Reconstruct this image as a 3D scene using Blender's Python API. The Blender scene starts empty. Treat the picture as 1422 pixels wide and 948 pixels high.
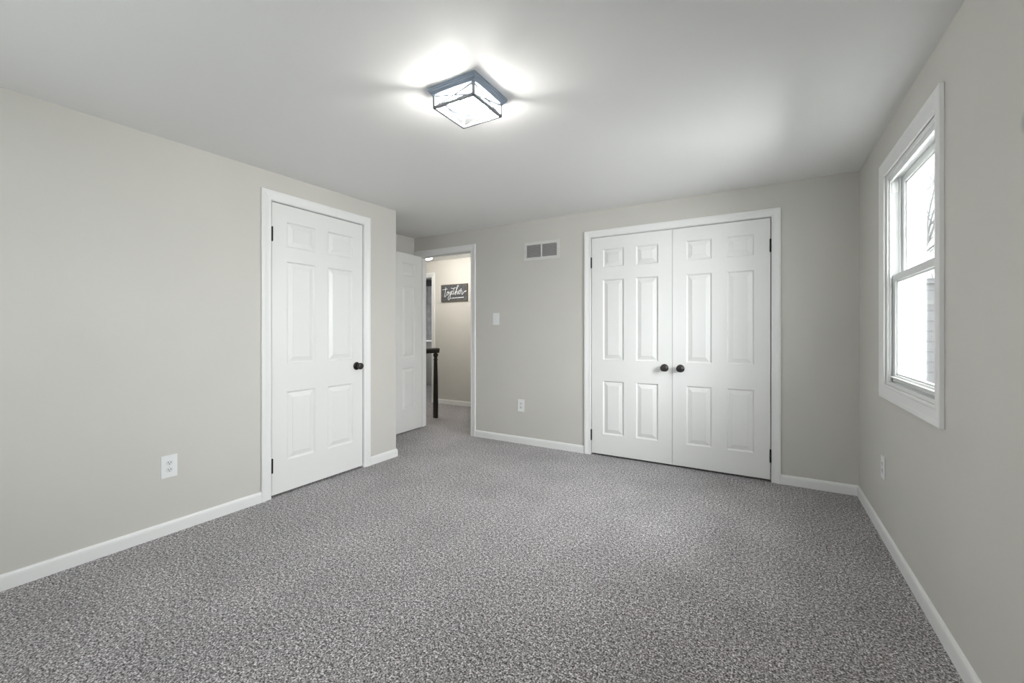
import bpy, bmesh, math, random
from mathutils import Vector, Matrix

random.seed(7)
scene = bpy.context.scene
COL = scene.collection
R = math.radians

# ------------------------------------------------------------------ camera, sky, daylight, exposure
cam_data = bpy.data.cameras.new('camera')
cam = bpy.data.objects.new('camera', cam_data)
COL.objects.link(cam)
cam.location = (0, 0, 1.1485)
cam.rotation_euler = (R(90), 0, 0.5355)
cam_data.sensor_width = 36.0
cam_data.lens = 587.49 * 36.0 / 1422.0
cam_data.shift_y = -13.94 / 1422.0
cam_data.clip_start = 0.02
scene.camera = cam

scene.view_settings.view_transform = 'Standard'
scene.view_settings.look = 'None'
scene.view_settings.gamma = 1.0
scene.view_settings.use_curve_mapping = False
scene.view_settings.exposure = 1.62

world = bpy.data.worlds.new('overcast_sky')
scene.world = world
world.use_nodes = True
world.node_tree.nodes['Background'].inputs[0].default_value = (0.93, 0.97, 1.0, 1)
world.node_tree.nodes['Background'].inputs[1].default_value = 1.35


def sky_area(name, loc, rot, sx, sy, power, colour=(0.97, 0.975, 1.0)):
    d = bpy.data.lights.new(name, 'AREA')
    d.shape = 'RECTANGLE'
    d.size, d.size_y, d.energy, d.color = sx, sy, power, colour
    o = bpy.data.objects.new(name, d)
    COL.objects.link(o)
    o.location, o.rotation_euler = loc, rot
    return o


# area lamps stand in for sky outside the windows; rear one is added fill
sky_area('daylight_front_window', (1.75, 2.3, 2.25), (R(84), 0, R(90)), 2.2, 2.3, 165)
sky_area('daylight_near_window', (1.75, 0.0, 1.9), (R(88), 0, R(90)), 1.8, 2.6, 25)
sky_area('fill_rear_window', (-2.0, -1.9, 1.9), (R(88), 0, R(180)), 2.6, 2.6, 640)

# ------------------------------------------------------------------ dimensions
XL, YB, XR, YR = -2.9045, 3.7813, 0.5775, -0.75
XA = -3.612          # alcove left wall
YC = 2.8027          # end corner of the left wall
Y2 = 5.235           # hall back wall


def ceil_z(x, y):
    return 2.2298 + 0.001 * x + 0.0106 * y


# ------------------------------------------------------------------ materials
def mat(name, base, rough=0.5, metal=0.0, bump=0.0, bscale=120.0, var=0.0, vscale=3.0, coat=0.0):
    m = bpy.data.materials.new(name)
    m.use_nodes = True
    nt = m.node_tree
    b = nt.nodes['Principled BSDF']
    b.inputs['Base Color'].default_value = (*base, 1)
    b.inputs['Roughness'].default_value = rough
    b.inputs['Metallic'].default_value = metal
    b.inputs['Coat Weight'].default_value = coat
    tc = nt.nodes.new('ShaderNodeTexCoord')
    if bump:
        n = nt.nodes.new('ShaderNodeTexNoise')
        n.inputs['Scale'].default_value = bscale
        n.inputs['Detail'].default_value = 3
        bp = nt.nodes.new('ShaderNodeBump')
        bp.inputs['Strength'].default_value = bump
        bp.inputs['Distance'].default_value = 0.002
        nt.links.new(tc.outputs['Object'], n.inputs['Vector'])
        nt.links.new(n.outputs['Fac'], bp.inputs['Height'])
        nt.links.new(bp.outputs['Normal'], b.inputs['Normal'])
    if var:
        n = nt.nodes.new('ShaderNodeTexNoise')
        n.inputs['Scale'].default_value = vscale
        n.inputs['Detail'].default_value = 4
        r = nt.nodes.new('ShaderNodeValToRGB')
        r.color_ramp.elements[0].position = 0.3
        r.color_ramp.elements[1].position = 0.7
        r.color_ramp.elements[0].color = (*[c * (1 - var) for c in base], 1)
        r.color_ramp.elements[1].color = (*[min(1, c * (1 + var)) for c in base], 1)
        nt.links.new(tc.outputs['Object'], n.inputs['Vector'])
        nt.links.new(n.outputs['Fac'], r.inputs['Fac'])
        nt.links.new(r.outputs['Color'], b.inputs['Base Color'])
    return m


M_WALL = mat('greige_wall_paint', (0.605, 0.588, 0.548), 0.62, bump=0.12, bscale=160, var=0.015, vscale=2.0)
M_CEIL = mat('white_ceiling_paint', (0.84, 0.838, 0.83), 0.6, bump=0.12, bscale=140)
M_TRIM = mat('white_trim_paint', (0.82, 0.82, 0.81), 0.38, bump=0.03, bscale=60)
M_DOOR = mat('white_door_paint', (0.80, 0.80, 0.785), 0.33, bump=0.05, bscale=45)
M_VINYL = mat('white_window_vinyl', (0.80, 0.81, 0.80), 0.35)
M_PLATE = mat('white_plastic_plate', (0.82, 0.83, 0.83), 0.32)
M_RECEPT = mat('white_plastic_receptacle', (0.74, 0.75, 0.75), 0.35)
M_SLOT = mat('dark_slot', (0.02, 0.02, 0.02), 0.7)
M_BLACK = mat('matte_black_metal', (0.014, 0.013, 0.013), 0.42, metal=0.3)
M_BRONZE = mat('oil_rubbed_bronze', (0.050, 0.046, 0.045), 0.30, metal=0.7, bump=0.05)
M_VENT = mat('painted_vent_steel', (0.66, 0.655, 0.63), 0.42)
M_LOUVRE = mat('grey_louvre_steel', (0.44, 0.435, 0.425), 0.5)
M_DUCT = mat('dark_duct_inside', (0.05, 0.05, 0.05), 0.8)
M_LAMP = mat('slate_grey_lamp_metal', (0.25, 0.30, 0.37), 0.42, metal=0.35)
M_CAGE = mat('brushed_grey_cage_metal', (0.21, 0.22, 0.24), 0.45, metal=0.2)
M_NEWEL = mat('espresso_stained_wood', (0.016, 0.012, 0.010), 0.32, var=0.25, vscale=14)
M_SIGN = mat('charcoal_washed_board', (0.075, 0.080, 0.088), 0.7, var=0.35, vscale=18)
M_SIGNFRAME = mat('weathered_brown_wood', (0.13, 0.10, 0.075), 0.7, var=0.3, vscale=20)
M_LETTER = mat('chalk_white_lettering', (0.80, 0.82, 0.82), 0.7)
M_DIM = mat('grey_room_paint', (0.5, 0.5, 0.49), 0.7)
M_BLIND = mat('grey_woven_blind', (0.48, 0.48, 0.48), 0.8, var=0.2, vscale=10)
M_VALANCE = mat('charcoal_valance_cloth', (0.035, 0.036, 0.038), 0.8)
M_BARK = mat('pale_grey_bark', (0.24, 0.235, 0.23), 0.9, var=0.2, vscale=6)
M_NEEDLE = mat('grey_green_needles', (0.12, 0.17, 0.14), 0.9, var=0.25, vscale=5)
M_POST = mat('white_post_paint', (0.86, 0.87, 0.88), 0.5)
M_EARTH = mat('pale_winter_lawn', (0.34, 0.33, 0.29), 0.95, var=0.2, vscale=2)
M_SOCKET = mat('white_porcelain_socket', (0.75, 0.75, 0.73), 0.4)


def glass_mat(name, tint=(1, 1, 1), ior=1.45, gl=1.0):
    m = bpy.data.materials.new(name)
    m.use_nodes = True
    nt = m.node_tree
    nt.nodes.clear()
    out = nt.nodes.new('ShaderNodeOutputMaterial')
    tr = nt.nodes.new('ShaderNodeBsdfTransparent')
    tr.inputs[0].default_value = (*tint, 1)
    g = nt.nodes.new('ShaderNodeBsdfGlossy')
    g.inputs['Roughness'].default_value = 0.02
    fr = nt.nodes.new('ShaderNodeFresnel')
    fr.inputs[0].default_value = ior
    ml = nt.nodes.new('ShaderNodeMath')
    ml.operation = 'MULTIPLY'
    ml.inputs[1].default_value = gl
    mx = nt.nodes.new('ShaderNodeMixShader')
    nt.links.new(fr.outputs[0], ml.inputs[0])
    nt.links.new(ml.outputs[0], mx.inputs[0])
    nt.links.new(tr.outputs[0], mx.inputs[1])
    nt.links.new(g.outputs[0], mx.inputs[2])
    nt.links.new(mx.outputs[0], out.inputs[0])
    return m


M_GLASS = glass_mat('window_glass', (0.97, 0.985, 0.98), 1.3, 0.6)
M_LGLASS = glass_mat('clear_lamp_glass', (0.99, 0.99, 0.99), 1.2, 0.25)


def emit_mat(name, colour, strength):
    m = bpy.data.materials.new(name)
    m.use_nodes = True
    b = m.node_tree.nodes['Principled BSDF']
    b.inputs['Base Color'].default_value = (0.9, 0.9, 0.9, 1)
    b.inputs['Emission Color'].default_value = (*colour, 1)
    b.inputs['Emission Strength'].default_value = strength
    return m


M_BULB = emit_mat('lit_bulb', (1.0, 0.975, 0.93), 125)
M_HALLGLOBE = emit_mat('lit_hall_globe', (1.0, 0.97, 0.91), 46)


def carpet_mat():
    m = bpy.data.materials.new('grey_cut_pile_carpet')
    m.use_nodes = True
    nt = m.node_tree
    b = nt.nodes['Principled BSDF']
    b.inputs['Roughness'].default_value = 0.95
    b.inputs['Specular IOR Level'].default_value = 0.1
    b.inputs['Sheen Weight'].default_value = 0.15
    tc = nt.nodes.new('ShaderNodeTexCoord')

    def noise(scale, detail, rough=0.6):
        n = nt.nodes.new('ShaderNodeTexNoise')
        n.inputs['Scale'].default_value = scale
        n.inputs['Detail'].default_value = detail
        n.inputs['Roughness'].default_value = rough
        nt.links.new(tc.outputs['Object'], n.inputs['Vector'])
        return n.outputs['Fac']

    def mth(op, a, c, clamp=False):
        n = nt.nodes.new('ShaderNodeMath')
        n.operation = op
        n.use_clamp = clamp
        for i, v in enumerate((a, c)):
            if isinstance(v, (int, float)):
                n.inputs[i].default_value = v
            else:
                nt.links.new(v, n.inputs[i])
        return n.outputs[0]

    fine = noise(160, 1.5, 0.6)
    mid = noise(70, 1.0, 0.6)
    low = noise(2.2, 4, 0.6)
    f = mth('ADD', mth('MULTIPLY', fine, 0.70), mth('MULTIPLY', mid, 0.30))
    r = nt.nodes.new('ShaderNodeValToRGB')
    e = r.color_ramp.elements
    e[0].position, e[0].color = 0.36, (0.030, 0.026, 0.026, 1)
    e[1].position, e[1].color = 0.64, (0.92, 0.89, 0.90, 1)
    k = e.new(0.47)
    k.color = (0.225, 0.211, 0.212, 1)
    k = e.new(0.55)
    k.color = (0.47, 0.447, 0.450, 1)
    nt.links.new(f, r.inputs['Fac'])
    # slow change of the pile's lie
    lo = nt.nodes.new('ShaderNodeMapRange')
    lo.inputs['From Min'].default_value, lo.inputs['From Max'].default_value = 0.3, 0.7
    lo.inputs['To Min'].default_value, lo.inputs['To Max'].default_value = 0.86, 1.12
    nt.links.new(low, lo.inputs['Value'])
    mx = nt.nodes.new('ShaderNodeMix')
    mx.data_type = 'RGBA'
    mx.blend_type = 'MULTIPLY'
    mx.inputs['Factor'].default_value = 1.0
    nt.links.new(r.outputs['Color'], mx.inputs[6])
    nt.links.new(lo.outputs['Result'], mx.inputs[7])
    nt.links.new(mx.outputs[2], b.inputs['Base Color'])
    bp = nt.nodes.new('ShaderNodeBump')
    bp.inputs['Strength'].default_value = 0.8
    bp.inputs['Distance'].default_value = 0.012
    nt.links.new(f, bp.inputs['Height'])
    nt.links.new(bp.outputs['Normal'], b.inputs['Normal'])
    return m


M_CARPET = carpet_mat()


def block_mat():
    m = bpy.data.materials.new('pale_grey_block_wall')
    m.use_nodes = True
    nt = m.node_tree
    b = nt.nodes['Principled BSDF']
    b.inputs['Roughness'].default_value = 0.9
    tc = nt.nodes.new('ShaderNodeTexCoord')
    mp = nt.nodes.new('ShaderNodeMapping')
    mp.inputs['Rotation'].default_value = (R(90), 0, 0)
    br = nt.nodes.new('ShaderNodeTexBrick')
    br.inputs['Color1'].default_value = (0.46, 0.455, 0.47, 1)
    br.inputs['Color2'].default_value = (0.42, 0.415, 0.43, 1)
    br.inputs['Mortar'].default_value = (0.25, 0.25, 0.26, 1)
    br.inputs['Scale'].default_value = 1.0
    br.inputs['Brick Width'].default_value = 0.75
    br.inputs['Row Height'].default_value = 0.16
    br.inputs['Mortar Size'].default_value = 0.009
    nt.links.new(tc.outputs['Object'], mp.inputs['Vector'])
    nt.links.new(mp.outputs['Vector'], br.inputs['Vector'])
    nt.links.new(br.outputs['Color'], b.inputs['Base Color'])
    return m


M_BLOCK = block_mat()

# ------------------------------------------------------------------ mesh helpers
def link(name, bm, material, parent=None, smooth=False, bevel=0.0, loc=None):
    bmesh.ops.recalc_face_normals(bm, faces=bm.faces)
    me = bpy.data.meshes.new(name)
    bm.to_mesh(me)
    bm.free()
    if smooth:
        for p in me.polygons:
            p.use_smooth = True
    o = bpy.data.objects.new(name, me)
    COL.objects.link(o)
    if isinstance(material, (list, tuple)):
        for k in material:
            me.materials.append(k)
    else:
        me.materials.append(material)
    if parent is not None:
        o.parent = parent
    if loc is not None:
        o.location = loc
    if bevel:
        md = o.modifiers.new('bevel', 'BEVEL')
        md.width, md.segments, md.limit_method = bevel, 2, 'ANGLE'
        md.angle_limit = R(40)
    return o


def tag(o, label=None, cat=None, group=None, kind=None):
    if label:
        o['label'] = label
    if cat:
        o['category'] = cat
    if group:
        o['group'] = group
    if kind:
        o['kind'] = kind
    return o


def struct(o, label, cat):
    return tag(o, label, cat, None, 'structure')


def empty(name, loc, rz=0.0):
    o = bpy.data.objects.new(name, None)
    COL.objects.link(o)
    o.location = loc
    o.rotation_euler = (0, 0, rz)
    o.empty_display_size = 0.05
    return o


def box(bm, x0, x1, y0, y1, z0, z1):
    v = [bm.verts.new((x, y, z)) for x in (x0, x1) for y in (y0, y1) for z in (z0, z1)]
    for f in ((0, 1, 3, 2), (4, 6, 7, 5), (0, 4, 5, 1), (2, 3, 7, 6), (0, 2, 6, 4), (1, 5, 7, 3)):
        bm.faces.new([v[i] for i in f])


def boxes(*bs):
    bm = bmesh.new()
    for b in bs:
        box(bm, *b)
    return bm


def lathe(bm, prof, axis='z', origin=(0, 0, 0), seg=28, flip=1):
    """prof: (radius, height) pairs; revolved about an axis through origin."""
    ox, oy, oz = origin
    rings = []
    for r, h in prof:
        ring = []
        for i in range(seg):
            a = 2 * math.pi * i / seg
            c, s = r * math.cos(a), r * math.sin(a)
            h2 = h * flip
            p = {'z': (c, s, h2), 'x': (h2, c, s), 'y': (c, h2, s)}[axis]
            ring.append(bm.verts.new((ox + p[0], oy + p[1], oz + p[2])))
        rings.append(ring)
    for a, b in zip(rings, rings[1:]):
        for i in range(seg):
            bm.faces.new((a[i], a[(i + 1) % seg], b[(i + 1) % seg], b[i]))
    for ring in (rings[0], rings[-1]):
        bm.faces.new(ring)


def tube(bm, pts, rad, seg=8, flat=None):
    """round tube along a polyline; rad is a number or one number per point."""
    pts = [Vector(p) for p in pts]
    n = len(pts)
    rad = [rad] * n if isinstance(rad, (int, float)) else rad
    rings = []
    for i, p in enumerate(pts):
        d = (pts[min(i + 1, n - 1)] - pts[max(i - 1, 0)]).normalized()
        ref = Vector((0, 0, 1)) if abs(d.z) < 0.9 else Vector((1, 0, 0))
        if flat is not None:
            ref = flat
        u = d.cross(ref).normalized()
        w = u.cross(d).normalized()
        rings.append([bm.verts.new(p + rad[i] * (math.cos(2 * math.pi * k / seg) * u + math.sin(2 * math.pi * k / seg) * w)) for k in range(seg)])
    for a, b in zip(rings, rings[1:]):
        for k in range(seg):
            bm.faces.new((a[k], a[(k + 1) % seg], b[(k + 1) % seg], b[k]))
    bm.faces.new(rings[0])
    bm.faces.new(rings[-1])


def catmull(pts, n=6):
    out = []
    P = [pts[0]] + list(pts) + [pts[-1]]
    for i in range(1, len(P) - 2):
        for k in range(n):
            t = k / n
            o = []
            for j in range(len(pts[0])):
                a, b, c, d = P[i - 1][j], P[i][j], P[i + 1][j], P[i + 2][j]
                o.append(0.5 * (2 * b + (c - a) * t + (2 * a - 5 * b + 4 * c - d) * t * t + (3 * b - a - 3 * c + d) * t ** 3))
            out.append(tuple(o))
    out.append(tuple(pts[-1]))
    return out


def frame_sweep(prof, a0, a1, z0, z1, to3d, closed):
    """mitred casing round an opening; prof: (u outward, v off the wall)."""
    bm = bmesh.new()
    if closed:
        path = [((a0, z0), (-1, -1)), ((a0, z1), (-1, 1)), ((a1, z1), (1, 1)), ((a1, z0), (1, -1))]
    else:
        path = [((a0, z0), (-1, 0)), ((a0, z1), (-1, 1)), ((a1, z1), (1, 1)), ((a1, z0), (1, 0))]
    rings = []
    for (a, z), (da, dz) in path:
        rings.append([bm.verts.new(to3d(a + u * da, z + u * dz, v)) for u, v in prof])
    n, k = len(rings), len(prof)
    for i in range(n if closed else n - 1):
        A, B = rings[i], rings[(i + 1) % n]
        for j in range(k):
            bm.faces.new((A[j], A[(j + 1) % k], B[(j + 1) % k], B[j]))
    if not closed:
        bm.faces.new(rings[0])
        bm.faces.new(rings[-1])
    return bm


CASING = [(0.0, 0.001), (0.0, 0.008), (0.006, 0.010), (0.012, 0.0085), (0.024, 0.0095), (0.040, 0.0125), (0.046, 0.0145), (0.052, 0.0150), (0.062, 0.0150), (0.065, 0.0130), (0.065, 0.001)]
WCASING = [(0.0, 0.001), (0.0, 0.009), (0.008, 0.011), (0.016, 0.009), (0.030, 0.0105), (0.048, 0.013), (0.056, 0.0155), (0.070, 0.0165), (0.075, 0.015), (0.075, 0.001)]


def scaled(prof, w):
    m = prof[-1][0]
    return [(u * w / m, v) for u, v in prof]


BASE = [(0.0, 0.0005), (0.0, 0.0125), (0.052, 0.0125), (0.062, 0.0110), (0.070, 0.0060), (0.072, 0.0005)]


def base_run(name, pts, side, label):
    """baseboard along a plan polyline, standing off to the given side (+1 left of travel)."""
    bm = bmesh.new()
    rings = []
    n = len(pts)
    for i, p in enumerate(pts):
        p = Vector(p)
        ds = []
        if i > 0:
            ds.append((p - Vector(pts[i - 1])).normalized())
        if i < n - 1:
            ds.append((Vector(pts[i + 1]) - p).normalized())
        ns = [Vector((-d.y, d.x)) * side for d in ds]
        if len(ns) == 1:
            off = ns[0]
        else:
            off = (ns[0] + ns[1]) / (1 + ns[0].dot(ns[1]))
        rings.append([bm.verts.new((p.x + off.x * v, p.y + off.y * v, z)) for z, v in BASE])
    k = len(BASE)
    for A, B in zip(rings, rings[1:]):
        for j in range(k):
            bm.faces.new((A[j], A[(j + 1) % k], B[(j + 1) % k], B[j]))
    bm.faces.new(rings[0])
    bm.faces.new(rings[-1])
    return struct(link(name, bm, M_TRIM), label, 'baseboard')


# ------------------------------------------------------------------ room shell
X0, X1, Y0, Y1 = -6.5, 0.70, -0.90, 7.6
struct(link('floor', boxes((X0, X1, Y0, Y1, -0.12, 0.0)), M_CARPET), 'speckled grey cut-pile carpet covering the bedroom and hallway floor', 'floor')

bm = bmesh.new()
lo = [bm.verts.new((x, y, ceil_z(x, y))) for x, y in ((X0, Y0), (X1, Y0), (X1, Y1), (X0, Y1))]
hi = [bm.verts.new((x, y, ceil_z(x, y) + 0.12)) for x, y in ((X0, Y0), (X1, Y0), (X1, Y1), (X0, Y1))]
bm.faces.new(lo)
bm.faces.new(hi)
for i in range(4):
    bm.faces.new((lo[i], lo[(i + 1) % 4], hi[(i + 1) % 4], hi[i]))
struct(link('ceiling', bm, M_CEIL), 'smooth white painted ceiling with the caged flush lamp on it', 'ceiling')

T = 0.12
ZT = 2.34   # walls run up into the ceiling slab


def wall_x(name, x0, x1, ya, yb, holes, label, extra=()):
    """wall along y, between x0 and x1; holes: (y0, y1, z0, z1) sorted by y."""
    bs, y = [], ya
    for h0, h1, z0, z1 in holes:
        bs.append((x0, x1, y, h0, 0, ZT))
        bs.append((x0, x1, h0, h1, z1, ZT))
        if z0 > 0:
            bs.append((x0, x1, h0, h1, 0, z0))
        y = h1
    bs.append((x0, x1, y, yb, 0, ZT))
    return struct(link(name, boxes(*bs, *extra), M_WALL), label, 'wall')


def wall_y(name, y0, y1, xa, xb, holes, label, extra=(), material=None):
    bs, x = [], xa
    for h0, h1, z0, z1 in holes:
        bs.append((x, h0, y0, y1, 0, ZT))
        bs.append((h0, h1, y0, y1, z1, ZT))
        if z0 > 0:
            bs.append((h0, h1, y0, y1, 0, z0))
        x = h1
    bs.append((x, xb, y0, y1, 0, ZT))
    return struct(link(name, boxes(*bs, *extra), material or M_WALL), label, 'wall')


# left closet opening, entry opening, double closet opening, windows
LD = (1.6571 - 0.022, 2.4284 + 0.022, 0.0, 2.045 + 0.022)
CD = (-1.3805 - 0.022, 0.0503 + 0.022, 0.0, 2.0178 + 0.022)
ED = (-3.535 - 0.02, -2.772 + 0.02, 0.0, 2.036 + 0.02)
W1 = (2.235, 3.035, 0.862, 1.995)
W2 = (-0.45, 0.45, 0.862, 1.995)
W3 = (-2.60, -0.90, 0.862, 1.995)  # unseen rear window, added and placed to brighten the right and back walls
HD = (-5.36, -4.604, 0.0, 2.043)

wall_x('wall_left', XL - T, XL, YR - T, YC, [LD], 'greige left wall with the single closet door in it',
       extra=[(XA, XL - T, YC - T, YC, 0, ZT)])
wall_x('wall_alcove', XA - T, XA, 1.0, YB, [], 'short greige alcove wall beside the open entry door',
       extra=[(XA, XL - T, 0.9, 1.0, 0, ZT)])
wall_y('wall_back', YB, YB + T, -6.4, XR + T, [ED, CD], 'greige back wall with the double closet and the hallway doorway')
wall_x('wall_right', XR, XR + T, YR - T, YB, [W2, W1], 'greige right wall with the double hung window')
wall_y('wall_rear', YR - T, YR, XL - T, XR + T, [W3], 'greige wall behind the viewer')
wall_y('wall_hall_back', Y2, Y2 + T, -6.4, -2.1, [HD], 'cream hallway wall with the lettered sign')
wall_x('wall_hall_right', -2.22, -2.10, YB + T, Y2, [], 'cream end wall of the hallway')
wall_x('wall_hall_left', -6.52, -6.40, YB, Y2 + T, [], 'cream far end wall of the hallway')
wall_y('wall_closet', YB + T + 0.55, YB + T + 0.65, -1.75, XR + T, [], 'inside of the double closet',
       extra=[(-1.75, -1.65, YB + T, YB + T + 0.55, 0, ZT), (XR + T - 0.1, XR + T, YB + T, YB + T + 0.55, 0, ZT)])
wall_y('wall_far_room', 6.95, 7.05, -6.5, -3.6, [], 'dim grey wall of the room beyond the hallway',
       extra=[(-6.5, -6.4, Y2 + T, 5.75, 0, ZT), (-6.5, -6.4, 6.65, 6.95, 0, ZT), (-6.5, -6.4, 5.75, 6.65, 0, 0.9), (-6.5, -6.4, 5.75, 6.65, 2.0, ZT), (-3.7, -3.6, Y2 + T, 6.95, 0, ZT)], material=M_DIM)  # unseen opening in the left side, added to let light into this room

# the faint grey smudge on the right wall towards the viewer
M_SMUDGED = M_WALL.copy()
M_SMUDGED.name = 'greige_wall_paint_with_smudge'
nt = M_SMUDGED.node_tree
pb = nt.nodes['Principled BSDF']
src = pb.inputs['Base Color'].links[0].from_socket
tcn = nt.nodes.new('ShaderNodeTexCoord')
vd = nt.nodes.new('ShaderNodeVectorMath')
vd.operation = 'DISTANCE'
vd.inputs[1].default_value = (XR, 1.600, 1.685)
mr = nt.nodes.new('ShaderNodeMapRange')
for nm_, v_ in (('From Min', 0.004), ('From Max', 0.032), ('To Min', 0.62), ('To Max', 1.0)):
    mr.inputs[nm_].default_value = v_
mxs = nt.nodes.new('ShaderNodeMix')
mxs.data_type = 'RGBA'
mxs.blend_type = 'MULTIPLY'
mxs.inputs['Factor'].default_value = 1.0
nt.links.new(tcn.outputs['Object'], vd.inputs[0])
nt.links.new(vd.outputs['Value'], mr.inputs['Value'])
nt.links.new(src, mxs.inputs[6])
nt.links.new(mr.outputs['Result'], mxs.inputs[7])
nt.links.new(mxs.outputs[2], pb.inputs['Base Color'])
bpy.data.objects['wall_right'].data.materials[0] = M_SMUDGED

# ------------------------------------------------------------------ baseboards
LCL, LCR = 1.5962, 2.5032          # outer casing edges, left closet
base_run('baseboard_left', [(XL, YR + 0.014), (XL, LCL)], -1, 'white baseboard on the left wall before the closet door')
base_run('baseboard_corner', [(XL, LCR), (XL, YC), (XA + 0.014, YC)], -1, 'short white baseboard turning the corner past the closet door')
base_run('baseboard_back', [(-2.7064, YB), (-1.45, YB)], -1, 'white baseboard between doorway and double closet')
base_run('baseboard_right', [(0.1139, YB), (XR, YB), (XR, YR + 0.014)], -1, 'white baseboard right of the closet and along the window wall')
base_run('baseboard_rear', [(XR - 0.014, YR), (XL + 0.014, YR)], -1, 'white baseboard behind the viewer')
base_run('baseboard_hall', [(-4.536, Y2), (-2.235, Y2)], -1, 'white baseboard under the sign in the hallway')


# ------------------------------------------------------------------ door casings and jambs
def jamb_boxes_y(h, y0, y1, t=0.019):
    a0, a1, z0, z1 = h
    return [(a0 + .0005, a0 + t, y0, y1, 0, z1 - t), (a1 - t, a1 - .0005, y0, y1, 0, z1 - t), (a0 + .0005, a1 - .0005, y0, y1, z1 - t, z1 - .0005)]


def jamb_boxes_x(h, x0, x1, t=0.019):
    return [(x0, x1, b[0], b[1], b[4], b[5]) for b in jamb_boxes_y(h, 0, 1, t)]


def casing(name, a0, a1, z1, prof, to3d, label, jambs):
    root = link(name, frame_sweep(prof, a0, a1, 0.0, z1, to3d, False), M_TRIM)
    struct(root, label, 'door trim')
    link('jamb', boxes(*jambs), M_TRIM, root, bevel=0.001)
    return root


t_left = casing('trim_1', LD[0] + 0.016, LD[1] - 0.016, LD[3] - 0.016, scaled(CASING, 0.066), lambda a, z, v: (XL + v, a, z),
                'white casing round the single closet door on the left wall', jamb_boxes_x(LD, XL - T + .001, XL))
t_entry = casing('trim_2', -3.540, -2.768, 2.041, scaled(CASING, 0.064), lambda a, z, v: (a, YB - v, z),
                 'white casing round the open hallway doorway', jamb_boxes_y(ED, YB + .0005, YB + T - .0005))
t_closet = casing('trim_3', CD[0] + 0.016, CD[1] - 0.016, CD[3] - 0.016, scaled(CASING, 0.060), lambda a, z, v: (a, YB - v, z),
                  'white casing round the double closet doors', jamb_boxes_y(CD, YB + .001, YB + T - .001))
t_hall = casing('trim_4', HD[0] + 0.016, HD[1] - 0.010, HD[3] - 0.012, scaled(CASING, 0.066), lambda a, z, v: (a, Y2 - v, z),
                'white casing of the far doorway across the hallway', jamb_boxes_y(HD, Y2 + .001, Y2 + T - .001))
# door stops, the hall side casing and the strike plate of the entry
link('door_stop', boxes((-3.535, -3.523, YB + 0.045, YB + 0.08, 0, 2.024), (-2.784, -2.772, YB + 0.045, YB + 0.08, 0, 2.024),
                        (-3.535, -2.772, YB + 0.045, YB + 0.08, 2.024, 2.036)), M_TRIM, t_entry, bevel=0.002)
link('hall_casing', frame_sweep(scaled(CASING, 0.064), -3.540, -2.768, 0, 2.041, lambda a, z, v: (a, YB + T + v, z), False), M_TRIM, t_entry)
tag(link('strike_plate', boxes((-2.7735, -2.7715, YB + 0.008, YB + 0.038, 0.852, 0.908)), M_BLACK, t_entry), 'black strike plate')


# ------------------------------------------------------------------ six panel doors
def panel_door_bm(w, h, t, cols, rows):
    """slab from x 0..w, z 0..h, front face at y=0, back at y=t, raised panels on both faces."""
    bm = bmesh.new()
    xs = sorted({0.0, w, *[c for p in cols for c in p]})
    zs = sorted({0.0, h, *[c for p in rows for c in p]})
    cache = {}

    def V(x, y, z):
        k = (round(x, 5), round(y, 5), round(z, 5))
        if k not in cache:
            cache[k] = bm.verts.new(k)
        return cache[k]

    for yf, s in ((0.0, 1), (t, -1)):
        for x0, x1 in zip(xs, xs[1:]):
            for z0, z1 in zip(zs, zs[1:]):
                is_p = any(abs(x0 - c[0]) < 1e-6 for c in cols) and any(abs(z0 - r[0]) < 1e-6 for r in rows)
                if not is_p:
                    bm.faces.new((V(x0, yf, z0), V(x1, yf, z0), V(x1, yf, z1), V(x0, yf, z1)))
                    continue
                loops = []
                for ins, dep in ((0, 0), (0.003, 0.0045), (0.009, 0.0105), (0.015, 0.0110), (0.019, 0.0095), (0.043, 0.0028), (0.0445, 0.0010)):
                    y = yf + s * dep
                    loops.append([V(x0 + ins, y, z0 + ins), V(x1 - ins, y, z0 + ins), V(x1 - ins, y, z1 - ins), V(x0 + ins, y, z1 - ins)])
                for A, B in zip(loops, loops[1:]):
                    for i in range(4):
                        bm.faces.new((A[i], A[(i + 1) % 4], B[(i + 1) % 4], B[i]))
                bm.faces.new(loops[-1])
    per = [(x, 0.0) for x in xs] + [(w, z) for z in zs[1:]] + [(x, h) for x in reversed(xs[:-1])] + [(0.0, z) for z in reversed(zs[1:-1])]
    for (x0, z0), (x1, z1) in zip(per, per[1:] + per[:1]):
        bm.faces.new((V(x0, 0, z0), V(x1, 0, z1), V(x1, t, z1), V(x0, t, z0)))
    return bm


def add_knob(parent, x, z, s=-1, y=0.0, name='knob'):
    """round knob standing off the face at local y, towards s*y."""
    bm = bmesh.new()
    lathe(bm, [(0.001, 0.061), (0.012, 0.0612), (0.020, 0.060), (0.0255, 0.056), (0.0275, 0.050), (0.0268, 0.043), (0.023, 0.036), (0.0155, 0.029), (0.0115, 0.024), (0.0115, 0.009)],
          'y', (x, y, z), 32, s)
    k = link(name, bm, M_BRONZE, parent, smooth=True)
    bm = bmesh.new()
    lathe(bm, [(0.0115, 0.0125), (0.020, 0.0120), (0.029, 0.0085), (0.0325, 0.004), (0.0330, 0.0006)], 'y', (x, y, z), 32, s)
    link('rosette', bm, M_BRONZE, k, smooth=True)
    return k


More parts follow.
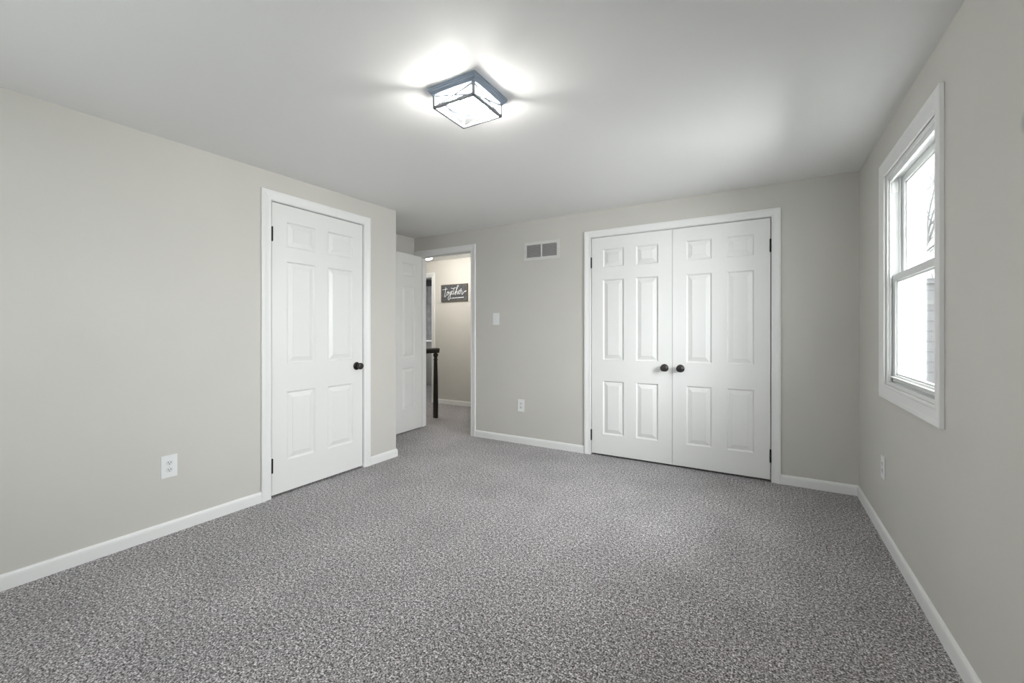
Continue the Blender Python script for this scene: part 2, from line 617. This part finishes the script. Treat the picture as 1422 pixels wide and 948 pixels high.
def add_hinge(parent, x, z, y=0.0, h=0.094):
    bm = bmesh.new()
    lathe(bm, [(0.0035, -h / 2 - 0.004), (0.0058, -h / 2), (0.0058, h / 2), (0.0035, h / 2 + 0.004)], 'z', (x, y - 0.0070, z), 14)
    box(bm, x - 0.003, x + 0.003, y - 0.006, y - 0.0002, z - h / 2, z + h / 2)
    return link('hinge', bm, M_BLACK, parent)


ROWS_L = [(0.220, 0.703), (0.901, 1.627), (1.729, 1.907)]
ROWS_C = [(0.186, 0.676), (0.870, 1.607), (1.722, 1.886)]
ROWS_E = [(0.238, 0.721), (0.839, 1.651), (1.764, 1.912)]

# single closet door in the left wall: local x -> world +y, front faces +x
d1 = link('door_1', panel_door_bm(0.7663, 2.024, 0.035, [(0.108, 0.329), (0.437, 0.668)], ROWS_L), M_DOOR)
d1.location = (XL - 0.002, 1.6596, 0.018)
d1.rotation_euler = (0, 0, R(90))
struct(d1, 'white six panel closet door closed in the left wall', 'door')
tag(add_knob(d1, 0.706, 0.844), 'oil rubbed bronze knob')
for hz in (1.802, 0.205):
    tag(add_hinge(d1, -0.0005, hz), 'black hinge')

# the pair of closet doors in the back wall
d3 = link('door_3', panel_door_bm(0.7150, 1.998, 0.035, [(0.108, 0.302), (0.410, 0.600)], ROWS_C), M_DOOR)
d3.location = (-1.3780, YB + 0.002, 0.018)
struct(d3, 'left leaf of the white double closet doors, knob at its right edge', 'door')
tag(add_knob(d3, -0.725 + 1.3780, 0.819), 'oil rubbed bronze knob')
for hz in (1.771, 0.168):
    tag(add_hinge(d3, -0.001, hz), 'black hinge')
d4 = link('door_4', panel_door_bm(0.7080, 1.998, 0.035, [(0.108, 0.302), (0.412, 0.600)], ROWS_C), M_DOOR)
d4.location = (-0.6600, YB + 0.002, 0.018)
struct(d4, 'right leaf of the white double closet doors, knob at its left edge', 'door')
tag(add_knob(d4, -0.597 + 0.6600, 0.819), 'oil rubbed bronze knob')
for hz in (1.786, 0.182):
    tag(add_hinge(d4, 0.709, hz), 'black hinge')

# entry door, swung open into the alcove about its hinge at the left jamb
d2 = link('door_2', panel_door_bm(0.758, 2.020, 0.035, [(0.110, 0.324), (0.434, 0.648)], ROWS_E), M_DOOR)
d2.location = (-3.5335, YB - 0.006, 0.014)
d2.rotation_euler = (0, 0, R(-87))
struct(d2, 'white six panel entry door standing open in the alcove', 'door')
tag(add_knob(d2, 0.694, 0.86, 1, 0.035), 'oil rubbed bronze knob')
for hz in (0.25, 1.02, 1.80):
    tag(add_hinge(d2, -0.0015, hz), 'black hinge')

# ------------------------------------------------------------------ double hung windows
def window(name, hole, wall_face, out, swap, label, casing_label):
    """hole in a wall; local (a along wall, z, d depth outwards)."""
    a0, a1, z0, z1 = hole

    def P(a, z, d):
        return (wall_face + out * d, a, z) if not swap else (a, wall_face + out * d, z)

    def bx(bm, a, b, zl, zh, d0, d1):
        p, q = P(a, zl, d0), P(b, zh, d1)
        box(bm, min(p[0], q[0]), max(p[0], q[0]), min(p[1], q[1]), max(p[1], q[1]), zl, zh)

    root = link(name, frame_sweep(WCASING, a0 - .001, a1 + .001, z0 - .001, z1 + .001, lambda a, z, v: P(a, z, -v), True), M_TRIM)
    struct(root, label, 'window')
    f = bmesh.new()                                   # vinyl frame lining the opening
    j = 0.018
    for (a, b) in ((a0 + .0005, a0 + j), (a1 - j, a1 - .0005)):
        bx(f, a, b, z0 + .0005, z1 - .0005, 0.002, 0.118)
    bx(f, a0 + j, a1 - j, z1 - j, z1 - .0005, 0.002, 0.118)
    bx(f, a0 + j, a1 - j, z0 + .0005, z0 + j, 0.002, 0.118)
    bx(f, a0 + j, a1 - j, z1 - j - 0.022, z1 - j, 0.012, 0.024)      # head lip
    for (a, b) in ((a0 + j, a0 + j + 0.010), (a1 - j - 0.010, a1 - j)):
        bx(f, a, b, z0 + j, z1 - j, 0.050, 0.058)                    # parting rib
        bx(f, a, b, z0 + j, z1 - j, 0.012, 0.018)                    # inner rib
        bx(f, a, b, z0 + j, z1 - j, 0.104, 0.112)                    # outer rib
        bx(f, a, b, z0 + j, z0 + j + 0.06, 0.064, 0.098)
        bx(f, a, b, z1 - j - 0.085, z1 - j - 0.022, 0.020, 0.048)    # balance cover
    link('window_frame', f, M_VINYL, root, bevel=0.001)
    zm = 0.5 * (z0 + z1) + 0.004
    for nm, zl, zh, d in (('upper_sash', zm - 0.020, z1 - j - .002, 0.062), ('lower_sash', z0 + j + .002, zm + 0.020, 0.026)):
        s = bmesh.new()
        w, th = 0.042, 0.028
        A0, A1 = a0 + j + 0.003, a1 - j - 0.003
        bx(s, A0, A0 + w, zl, zh, d, d + th)
        bx(s, A1 - w, A1, zl, zh, d, d + th)
        bx(s, A0 + w, A1 - w, zl, zl + 0.036, d, d + th)
        bx(s, A0 + w, A1 - w, zh - 0.036, zh, d, d + th)
        so = link(nm, s, M_VINYL, root, bevel=0.0025)
        b = bmesh.new()                                # glazing bead round the pane
        for (p, q, r_, t_) in ((A0 + w, A0 + w + .008, zl + .036, zh - .036), (A1 - w - .008, A1 - w, zl + .036, zh - .036),
                               (A0 + w, A1 - w, zl + .036, zl + .044), (A0 + w, A1 - w, zh - .044, zh - .036)):
            bx(b, p, q, r_, t_, d + 0.009, d + 0.022)
        link('glazing_bead', b, M_VINYL, so, bevel=0.001)
        g = bmesh.new()
        bx(g, A0 + w, A1 - w, zl + 0.036, zh - 0.036, d + 0.014, d + 0.017)
        link('pane', g, M_GLASS, so)
        if nm == 'lower_sash':
            l = bmesh.new()                            # lift rail along the bottom
            bx(l, A0, A1, zl + 0.020, zl + 0.027, d - 0.016, d)
            link('lift_rail', l, M_VINYL, so, bevel=0.002)
    e = bmesh.new()                                    # outside jamb and brick mould
    for (p, q) in ((a0 - 0.09, a0 + .0005), (a1 - .0005, a1 + 0.09)):
        bx(e, p, q, z0 - 0.09, z1 + 0.09, 0.1215, 0.160)
    bx(e, a0, a1, z1 - .0005, z1 + 0.09, 0.1215, 0.160)
    bx(e, a0, a1, z0 - 0.09, z0 + .0005, 0.1215, 0.175)
    link('outside_casing', e, M_VINYL, root, bevel=0.001)
    return root


window('window_1', W1, XR, 1, False, 'white double hung window in the right wall', None)
window('window_2', W2, XR, 1, False, 'white double hung window beside the viewer on the right wall', None)
window('fill_window', W3, YR, -1, True, 'unseen white double hung window behind the viewer, added for fill light', None)

# ------------------------------------------------------------------ the caged flush ceiling lamp
LX, LY = -1.172, 1.578
LZ = ceil_z(LX, LY)
lamp = empty('ceiling_lamp', (LX, LY, LZ))
tag(lamp, 'square slate grey caged flush lamp with two lit bulbs on the ceiling', 'ceiling lamp')
bm = bmesh.new()


def square_rings(bm, prof):
    rings = [[bm.verts.new((sx * r, sy * r, z)) for sx, sy in ((-1, -1), (1, -1), (1, 1), (-1, 1))] for r, z in prof]
    for A, B in zip(rings, rings[1:]):
        for i in range(4):
            bm.faces.new((A[i], A[(i + 1) % 4], B[(i + 1) % 4], B[i]))
    return rings


CH, CB, CT = 0.030, 0.088, 0.108   # canopy drop, cage bottom drop, cage half width
rg = square_rings(bm, [(0.1325, 0.004), (0.1325, -0.011), (0.1275, -0.015), (0.1275, -0.019), (0.119, -0.027), (0.119, -CH), (0.104, -CH), (0.104, -0.014)])
bm.faces.new(rg[0])
bm.faces.new(rg[-1])
link('canopy', bm, M_LAMP, lamp, bevel=0.0015)
bm = bmesh.new()
pw = 0.0052
for sx in (-1, 1):
    for sy in (-1, 1):
        box(bm, sx * CT - pw, sx * CT + pw, sy * CT - pw, sy * CT + pw, -CB, -CH)
for s in (-1, 1):
    for zc in (-CB + pw, ):
        box(bm, -CT, CT, s * CT - pw, s * CT + pw, zc - pw, zc + pw)
        box(bm, s * CT - pw, s * CT + pw, -CT, CT, zc - pw, zc + pw)
link('cage_frame', bm, M_CAGE, lamp)
for ax in (0, 1):
    for s in (-1, 1):
        bm = bmesh.new()
        for k in (-1, 1):
            p, q = (-CT, k * -0.026 - 0.058), (CT, k * 0.026 - 0.058)
            if ax == 0:
                tube(bm, [(p[0], s * CT, p[1]), (q[0], s * CT, q[1])], 0.0034, 6)
            else:
                tube(bm, [(s * CT, p[0], p[1]), (s * CT, q[0], q[1])], 0.0034, 6)
        link('cross_brace', bm, M_CAGE, lamp)
        bm = bmesh.new()
        g = CT - 0.0062
        if ax == 0:
            box(bm, -CT + .005, CT - .005, s * g - 0.001, s * g + 0.001, -CB + 0.009, -CH)
        else:
            box(bm, s * g - 0.001, s * g + 0.001, -CT + .0075, CT - .0075, -CB + 0.009, -CH)
        link('glass_panel', bm, M_LGLASS, lamp)
bm = bmesh.new()
box(bm, -0.022, 0.022, -0.022, 0.022, -0.068, -0.0145)
link('socket_block', bm, M_SOCKET, lamp, bevel=0.003)
for s in (-1, 1):
    d = Vector((0.53, 0.85, 0)) * s
    sock = bmesh.new()
    c = Vector((0, 0, -0.059))
    tube(sock, [c + d * 0.012, c + d * 0.036], 0.0125, 16)
    link('lamp_holder', sock, M_SOCKET, lamp)
    bm = bmesh.new()
    prof = [(0.0115, 0.036), (0.014, 0.044), (0.021, 0.056), (0.0255, 0.068), (0.0255, 0.078), (0.021, 0.089), (0.012, 0.096), (0.003, 0.0985)]
    tube(bm, [c + d * h for r, h in prof], [r for r, h in prof], 20)
    link('bulb', bm, M_BULB, lamp, smooth=True)

# ------------------------------------------------------------------ wall plates
def outlet(loc, rz, label, name='outlet', plug=None):
    """local frame: face towards -y, x along the wall."""
    root = empty(name, loc, rz)
    tag(root, label, 'outlet', 'wall outlets of the bedroom')
    bm = boxes((-0.039, 0.039, -0.0055, -0.0004, -0.063, 0.063))
    link('cover_plate', bm, M_PLATE, root, bevel=0.0025)
    for zc in (0.0195, -0.0195):
        bm = bmesh.new()
        n = 24
        ring0 = [(0.0168 * math.cos(2 * math.pi * i / n), max(-0.0125, min(0.0125, 0.0168 * math.sin(2 * math.pi * i / n)))) for i in range(n)]
        a = [bm.verts.new((x, -0.0056, zc + z)) for x, z in ring0]
        b = [bm.verts.new((x, -0.0072, zc + z)) for x, z in ring0]
        bm.faces.new(a)
        bm.faces.new(b)
        for i in range(n):
            bm.faces.new((a[i], a[(i + 1) % n], b[(i + 1) % n], b[i]))
        rc = link('receptacle', bm, M_RECEPT, root)
        bm = boxes((-0.0072, -0.0048, -0.0078, -0.0073, zc - 0.001, zc + 0.0075), (0.0048, 0.0072, -0.0078, -0.0073, zc - 0.001, zc + 0.0075))
        lathe(bm, [(0.0026, 0.0073), (0.0026, 0.0078)], 'y', (0, 0, zc - 0.0062), 12, -1)
        tag(link('slots', bm, M_SLOT, rc), 'dark plug slots')
    bm = bmesh.new()
    lathe(bm, [(0.003, 0.0056), (0.003, 0.0064), (0.0015, 0.0068)], 'y', (0, 0, 0), 12, -1)
    link('screw', bm, M_VENT, root)
    return root


outlet((XL, 1.0735, 0.3830), R(90), 'white duplex outlet low on the left wall, left of the closet door')
outlet((-2.1340, YB, 0.3900), 0.0, 'white duplex outlet low on the back wall below the light switch')
outlet((XR, 3.080, 0.3930), R(-90), 'white outlet low on the right wall below the window')

sw = empty('light_switch', (-2.438, YB, 1.281))
tag(sw, 'white toggle light switch on the back wall beside the doorway', 'light switch')
link('cover_plate', boxes((-0.040, 0.040, -0.0055, -0.0004, -0.062, 0.062)), M_PLATE, sw, bevel=0.0025)
bm = boxes((-0.0055, 0.0055, -0.0062, -0.0056, -0.012, 0.012))
link('toggle_surround', bm, M_RECEPT, sw)
bm = bmesh.new()
v = [bm.verts.new(p) for p in ((-.004, -.0063, -.009), (.004, -.0063, -.009), (.004, -.0063, .007), (-.004, -.0063, .007),
                               (-.0034, -.017, .004), (.0034, -.017, .004), (.0034, -.016, .010), (-.0034, -.016, .010))]
for f in ((0, 1, 2, 3), (4, 5, 6, 7), (0, 1, 5, 4), (1, 2, 6, 5), (2, 3, 7, 6), (3, 0, 4, 7)):
    bm.faces.new([v[i] for i in f])
link('toggle', bm, M_PLATE, sw)
for zc in (0.030, -0.030):
    bm = bmesh.new()
    lathe(bm, [(0.003, 0.0056), (0.003, 0.0064), (0.0015, 0.0068)], 'y', (0, 0, zc), 12, -1)
    link('screw', bm, M_VENT, sw)

# ------------------------------------------------------------------ return air vent
vent = empty('air_vent', (-1.899, YB, 1.956))
tag(vent, 'white two section louvred air vent high on the back wall', 'air vent')
vw, vh, fr = 0.1985, 0.0935, 0.031
bm = bmesh.new()
for b in ((-vw, vw, vh - fr, vh), (-vw, vw, -vh, -vh + fr), (-vw, -vw + fr, -vh + fr, vh - fr), (vw - fr, vw, -vh + fr, vh - fr), (-0.0085, 0.0085, -vh + fr, vh - fr)):
    box(bm, b[0], b[1], -0.009, -0.0004, b[2], b[3])
link('vent_frame', bm, M_VENT, vent, bevel=0.002)
for x0, x1 in ((-vw + fr, -0.0085), (0.0085, vw - fr)):
    pn = link('duct_back', boxes((x0, x1, -0.0016, -0.0004, -vh + fr, vh - fr)), M_DUCT, vent)
    bm = bmesh.new()
    n = 13
    step = 2 * (vh - fr) / n
    for i in range(n):
        z = -vh + fr + (i + 0.5) * step
        v = [bm.verts.new(p) for p in ((x0, -0.0080, z - .0042), (x1, -0.0080, z - .0042), (x1, -0.0022, z + .0040), (x0, -0.0022, z + .0040),
                                       (x0, -0.0074, z - .0048), (x1, -0.0074, z - .0048), (x1, -0.0018, z + .0034), (x0, -0.0018, z + .0034))]
        for f in ((0, 1, 2, 3), (4, 5, 6, 7), (0, 1, 5, 4), (2, 3, 7, 6), (0, 3, 7, 4), (1, 2, 6, 5)):
            bm.faces.new([v[k] for k in f])
    tag(link('louvres', bm, M_LOUVRE, pn), 'grey slanted louvres')
for sx in (-1, 1):
    bm = bmesh.new()
    lathe(bm, [(0.0042, 0.0091), (0.0042, 0.0100), (0.002, 0.0108)], 'y', (sx * (vw - 0.015), 0, 0), 12, -1)
    link('screw', bm, M_LOUVRE, vent)

# ------------------------------------------------------------------ hallway: newel, rail, sign, lamp, far room
NX, NY = -3.744, 4.320
newel = empty('newel_post', (NX, NY, 0))
tag(newel, 'dark stained turned newel post at the end of the hallway rail', 'newel post')
bm = bmesh.new()
h_ = 0.0245
box(bm, -h_, h_, -h_, h_, 0.0, 0.20)
link('post_base', bm, M_NEWEL, newel, bevel=0.004)
bm = bmesh.new()
lathe(bm, [(0.0335, 0.2005), (0.0335, 0.215), (0.032, 0.225), (0.0315, 0.35), (0.0285, 0.55), (0.024, 0.74), (0.0225, 0.765), (0.029, 0.770), (0.030, 0.777), (0.027, 0.783),
           (0.0205, 0.790), (0.021, 0.800), (0.027, 0.815), (0.033, 0.830), (0.036, 0.838), (0.033, 0.846), (0.026, 0.850), (0.026, 0.8615)], 'z', (0, 0, 0), 28)
link('turned_shaft', bm, M_NEWEL, newel, smooth=True)

bm = bmesh.new()
prof = [(-0.022, 0.863), (0.022, 0.863), (0.028, 0.875), (0.026, 0.888), (0.034, 0.902), (0.033, 0.916), (0.022, 0.926), (0.0, 0.930), (-0.022, 0.926), (-0.033, 0.916), (-0.034, 0.902), (-0.026, 0.888), (-0.028, 0.875)]
A = [bm.verts.new((NX + x, YB + T + 0.001, z)) for x, z in prof]
B = [bm.verts.new((NX + x, NY + 0.045, z)) for x, z in prof]
bm.faces.new(A)
bm.faces.new(B)
for i in range(len(prof)):
    bm.faces.new((A[i], A[(i + 1) % len(prof)], B[(i + 1) % len(prof)], B[i]))
rail = link('hand_rail', bm, M_NEWEL, bevel=0.001)
tag(rail, 'dark stained moulded hand rail resting on the newel post in the hallway', 'hand rail')

# sign with script lettering
SX0, SX1, SZ0, SZ1 = -4.405, -3.888, 1.617, 1.885
sign = empty('wall_sign', (0.5 * (SX0 + SX1), Y2, 0.5 * (SZ0 + SZ1)))
tag(sign, 'small charcoal wooden wall sign lettered together in white script in the hallway', 'wall sign')
sw_, sh_ = 0.5 * (SX1 - SX0), 0.5 * (SZ1 - SZ0)
link('board', boxes((-sw_ + .010, sw_ - .010, -0.018, -0.0006, -sh_ + .012, sh_ - .010)), M_SIGN, sign)
link('sign_frame', boxes((-sw_, sw_, -0.024, -0.0004, -sh_, -sh_ + .012), (-sw_, sw_, -0.024, -0.0004, sh_ - .010, sh_),
                         (-sw_, -sw_ + .010, -0.024, -0.0004, -sh_ + .012, sh_ - .010), (sw_ - .010, sw_, -0.024, -0.0004, -sh_ + .012, sh_ - .010)), M_SIGNFRAME, sign)
# strokes in a 0..100 by 0..56 frame read from the photograph (y up)
STROKES = [
    [(18, 49), (17, 40), (15.5, 30), (14, 22), (14, 17.5), (17, 19), (21, 24)],                           # t
    [(5, 41), (12, 42), (19, 42.5), (24, 44)],                                                             # its bar
    [(27, 34), (23.5, 32), (22.5, 26), (25, 23), (28, 26), (29, 32), (27, 35), (26, 31), (31, 30)],        # o
    [(36, 33), (32.5, 32), (32, 27), (35, 25.5), (37, 30), (37.5, 34), (36, 22), (33.5, 10), (29, 7), (27, 13), (31, 20), (38, 25)],   # g
    [(38, 25), (41, 31), (43.5, 34.5), (42.5, 36.5), (40, 33), (40, 27), (43, 24.5), (46, 28)],            # e
    [(50, 47), (49, 38), (47.5, 30), (48, 25), (50.5, 25), (53, 29)],                                      # t
    [(39, 45.5), (46, 43), (53, 45), (58, 46)],                                                            # its bar
    [(53, 29), (59, 38), (64.5, 48), (67, 52), (64, 52.5), (60, 44), (57, 33), (55, 22), (58, 31), (61, 34), (63, 31), (62, 25), (65, 25)],  # h
    [(65, 25), (68, 31), (71, 34.5), (70, 37), (67.5, 33), (67.5, 27), (71, 24.5), (74, 29)],              # e
    [(74, 29), (75, 37), (77, 42), (76, 36), (78, 34.5), (80, 33), (79, 24), (81, 23), (86, 29), (91, 33), (93, 34), (90.5, 31), (94, 31.5), (97, 35)],   # r with its tail
]
bm = bmesh.new()
for st in STROKES:
    pts = [(-sw_ + p[0] / 100 * 2 * sw_, -0.0185, -sh_ + p[1] / 56 * 2 * sh_ - 0.006) for p in catmull(st, 5)]
    tube(bm, pts, 0.0036, 6, flat=Vector((0, -1, 0)))
link('script_lettering', bm, M_LETTER, sign)
bm = bmesh.new()
x = -sw_ + 0.355 * 2 * sw_
for i in range(40):                                     # the fine line of print below, too small to read
    w = random.uniform(0.0065, 0.009)
    if i not in (2, 6, 15, 21):
        hgt = random.uniform(0.010, 0.015)
        zb = -sh_ + 11.0 / 56 * 2 * sh_ - 0.006 + i * 0.00015
        box(bm, x, x + w * 0.78, -0.0195, -0.0182, zb, zb + hgt)
    x += w * 0.95
    if x > sw_ - 0.075:
        break
link('small_print', bm, M_LETTER, sign)

# hallway ceiling lamp, just peeping past the door jamb
hx, hy = -3.94, 4.385
hz = ceil_z(hx, hy)
hl = empty('hall_ceiling_lamp', (hx, hy, hz))
tag(hl, 'small glowing round lamp on the hallway ceiling behind the door frame', 'ceiling lamp')
bm = bmesh.new()
lathe(bm, [(0.058, 0.002), (0.058, -0.010), (0.052, -0.020), (0.044, -0.024)], 'z', (0, 0, 0), 32)
link('lamp_base', bm, M_VENT, hl, smooth=False)
bm = bmesh.new()
lathe(bm, [(0.043, -0.0245), (0.062, -0.040), (0.075, -0.070), (0.076, -0.095), (0.070, -0.115), (0.052, -0.134), (0.026, -0.144), (0.002, -0.146)], 'z', (0, 0, 0), 32)
tag(link('globe', bm, M_HALLGLOBE, hl, smooth=True), 'lit white glass globe')

# far room seen through the slit of the far doorway
bl = empty('window_blind', (-5.75, 6.95, 1.2))
tag(bl, 'grey blind under a dark valance in the room beyond the hallway', 'window blind')
link('valance', boxes((-0.75, 0.75, -0.10, -0.001, 0.92, 1.04)), M_VALANCE, bl, bevel=0.004)
bm = bmesh.new()
xs = [-0.72 + i * 0.03 for i in range(49)]
fr_ = [bm.verts.new((x, -0.045 - 0.012 * (i % 2), z)) for z in (-0.22, 0.918) for i, x in enumerate(xs)]
for i in range(48):
    bm.faces.new((fr_[i], fr_[i + 1], fr_[49 + i + 1], fr_[49 + i]))
bk = bmesh.ops.solidify(bm, geom=bm.faces[:], thickness=0.004)
link('pleated_blind', bm, M_BLIND, bl)
link('sill_board', boxes((-0.78, 0.78, -0.13, -0.001, -0.27, -0.235)), M_TRIM, bl, bevel=0.004)

# ------------------------------------------------------------------ outdoors
struct(link('ground', boxes((0.9, 26.0, -8.0, 40.0, -0.6, -0.45)), M_EARTH), 'pale winter lawn outside the window', 'lawn')
bw = empty('block_wall', (4.6, 9.0, -0.45))
tag(bw, 'pale grey coursed block wall across the yard outside the window', 'garden wall')
link('wall_face', boxes((-3.2, 3.2, 0.0, 0.30, 0.0, 2.34)), M_BLOCK, bw)
link('coping', boxes((-3.23, 3.23, -0.05, 0.33, 2.341, 2.43)), M_BLOCK, bw, bevel=0.01)
link('shadow_line_strip', boxes((-3.2, 3.2, -0.018, -0.0005, 2.02, 2.09)), M_DIM, bw)  # raised strip standing in for a shadow line below the coping


def grow(bm, p, d, length, r, depth, rnd):
    n = 4
    pts, rs = [p.copy()], [r]
    for i in range(n):
        d = (d + Vector((rnd.uniform(-.18, .18), rnd.uniform(-.18, .18), rnd.uniform(-.05, .14)))).normalized()
        p = p + d * length / n
        pts.append(p.copy())
        rs.append(r * (1 - 0.42 * (i + 1) / n))
    tube(bm, pts, rs, 6 if depth > 1 else 4)
    if depth <= 0:
        return
    for k in range(4 if depth > 1 else 3):
        i = rnd.choice((2, 3, 4, 4))
        a = rnd.uniform(0, 2 * math.pi)
        side = Vector((math.cos(a), math.sin(a), rnd.uniform(-.1, .5)))
        grow(bm, pts[i], (d * 0.7 + side * rnd.uniform(.5, .95)).normalized(), length * rnd.uniform(.6, .78), rs[i] * 0.62, depth - 1, rnd)


for i, (tx, ty, hgt, sd, lab) in enumerate(((3.50, 14.0, 2.9, 3, 'bare grey branching tree nearest beyond the block wall'),
                                            (6.45, 25.5, 3.6, 11, 'taller bare tree farther back beyond the block wall'),
                                            (9.6, 38.0, 4.4, 5, 'farthest bare tree beyond the block wall'))):
    rnd = random.Random(sd)
    bm = bmesh.new()
    grow(bm, Vector((0, 0, 0)), Vector((0, 0, 1)), hgt, 0.12, 6, rnd)
    t = link('bare_tree', bm, M_BARK, loc=(tx, ty, -0.45))
    tag(t, lab, 'tree', 'bare trees beyond the window')
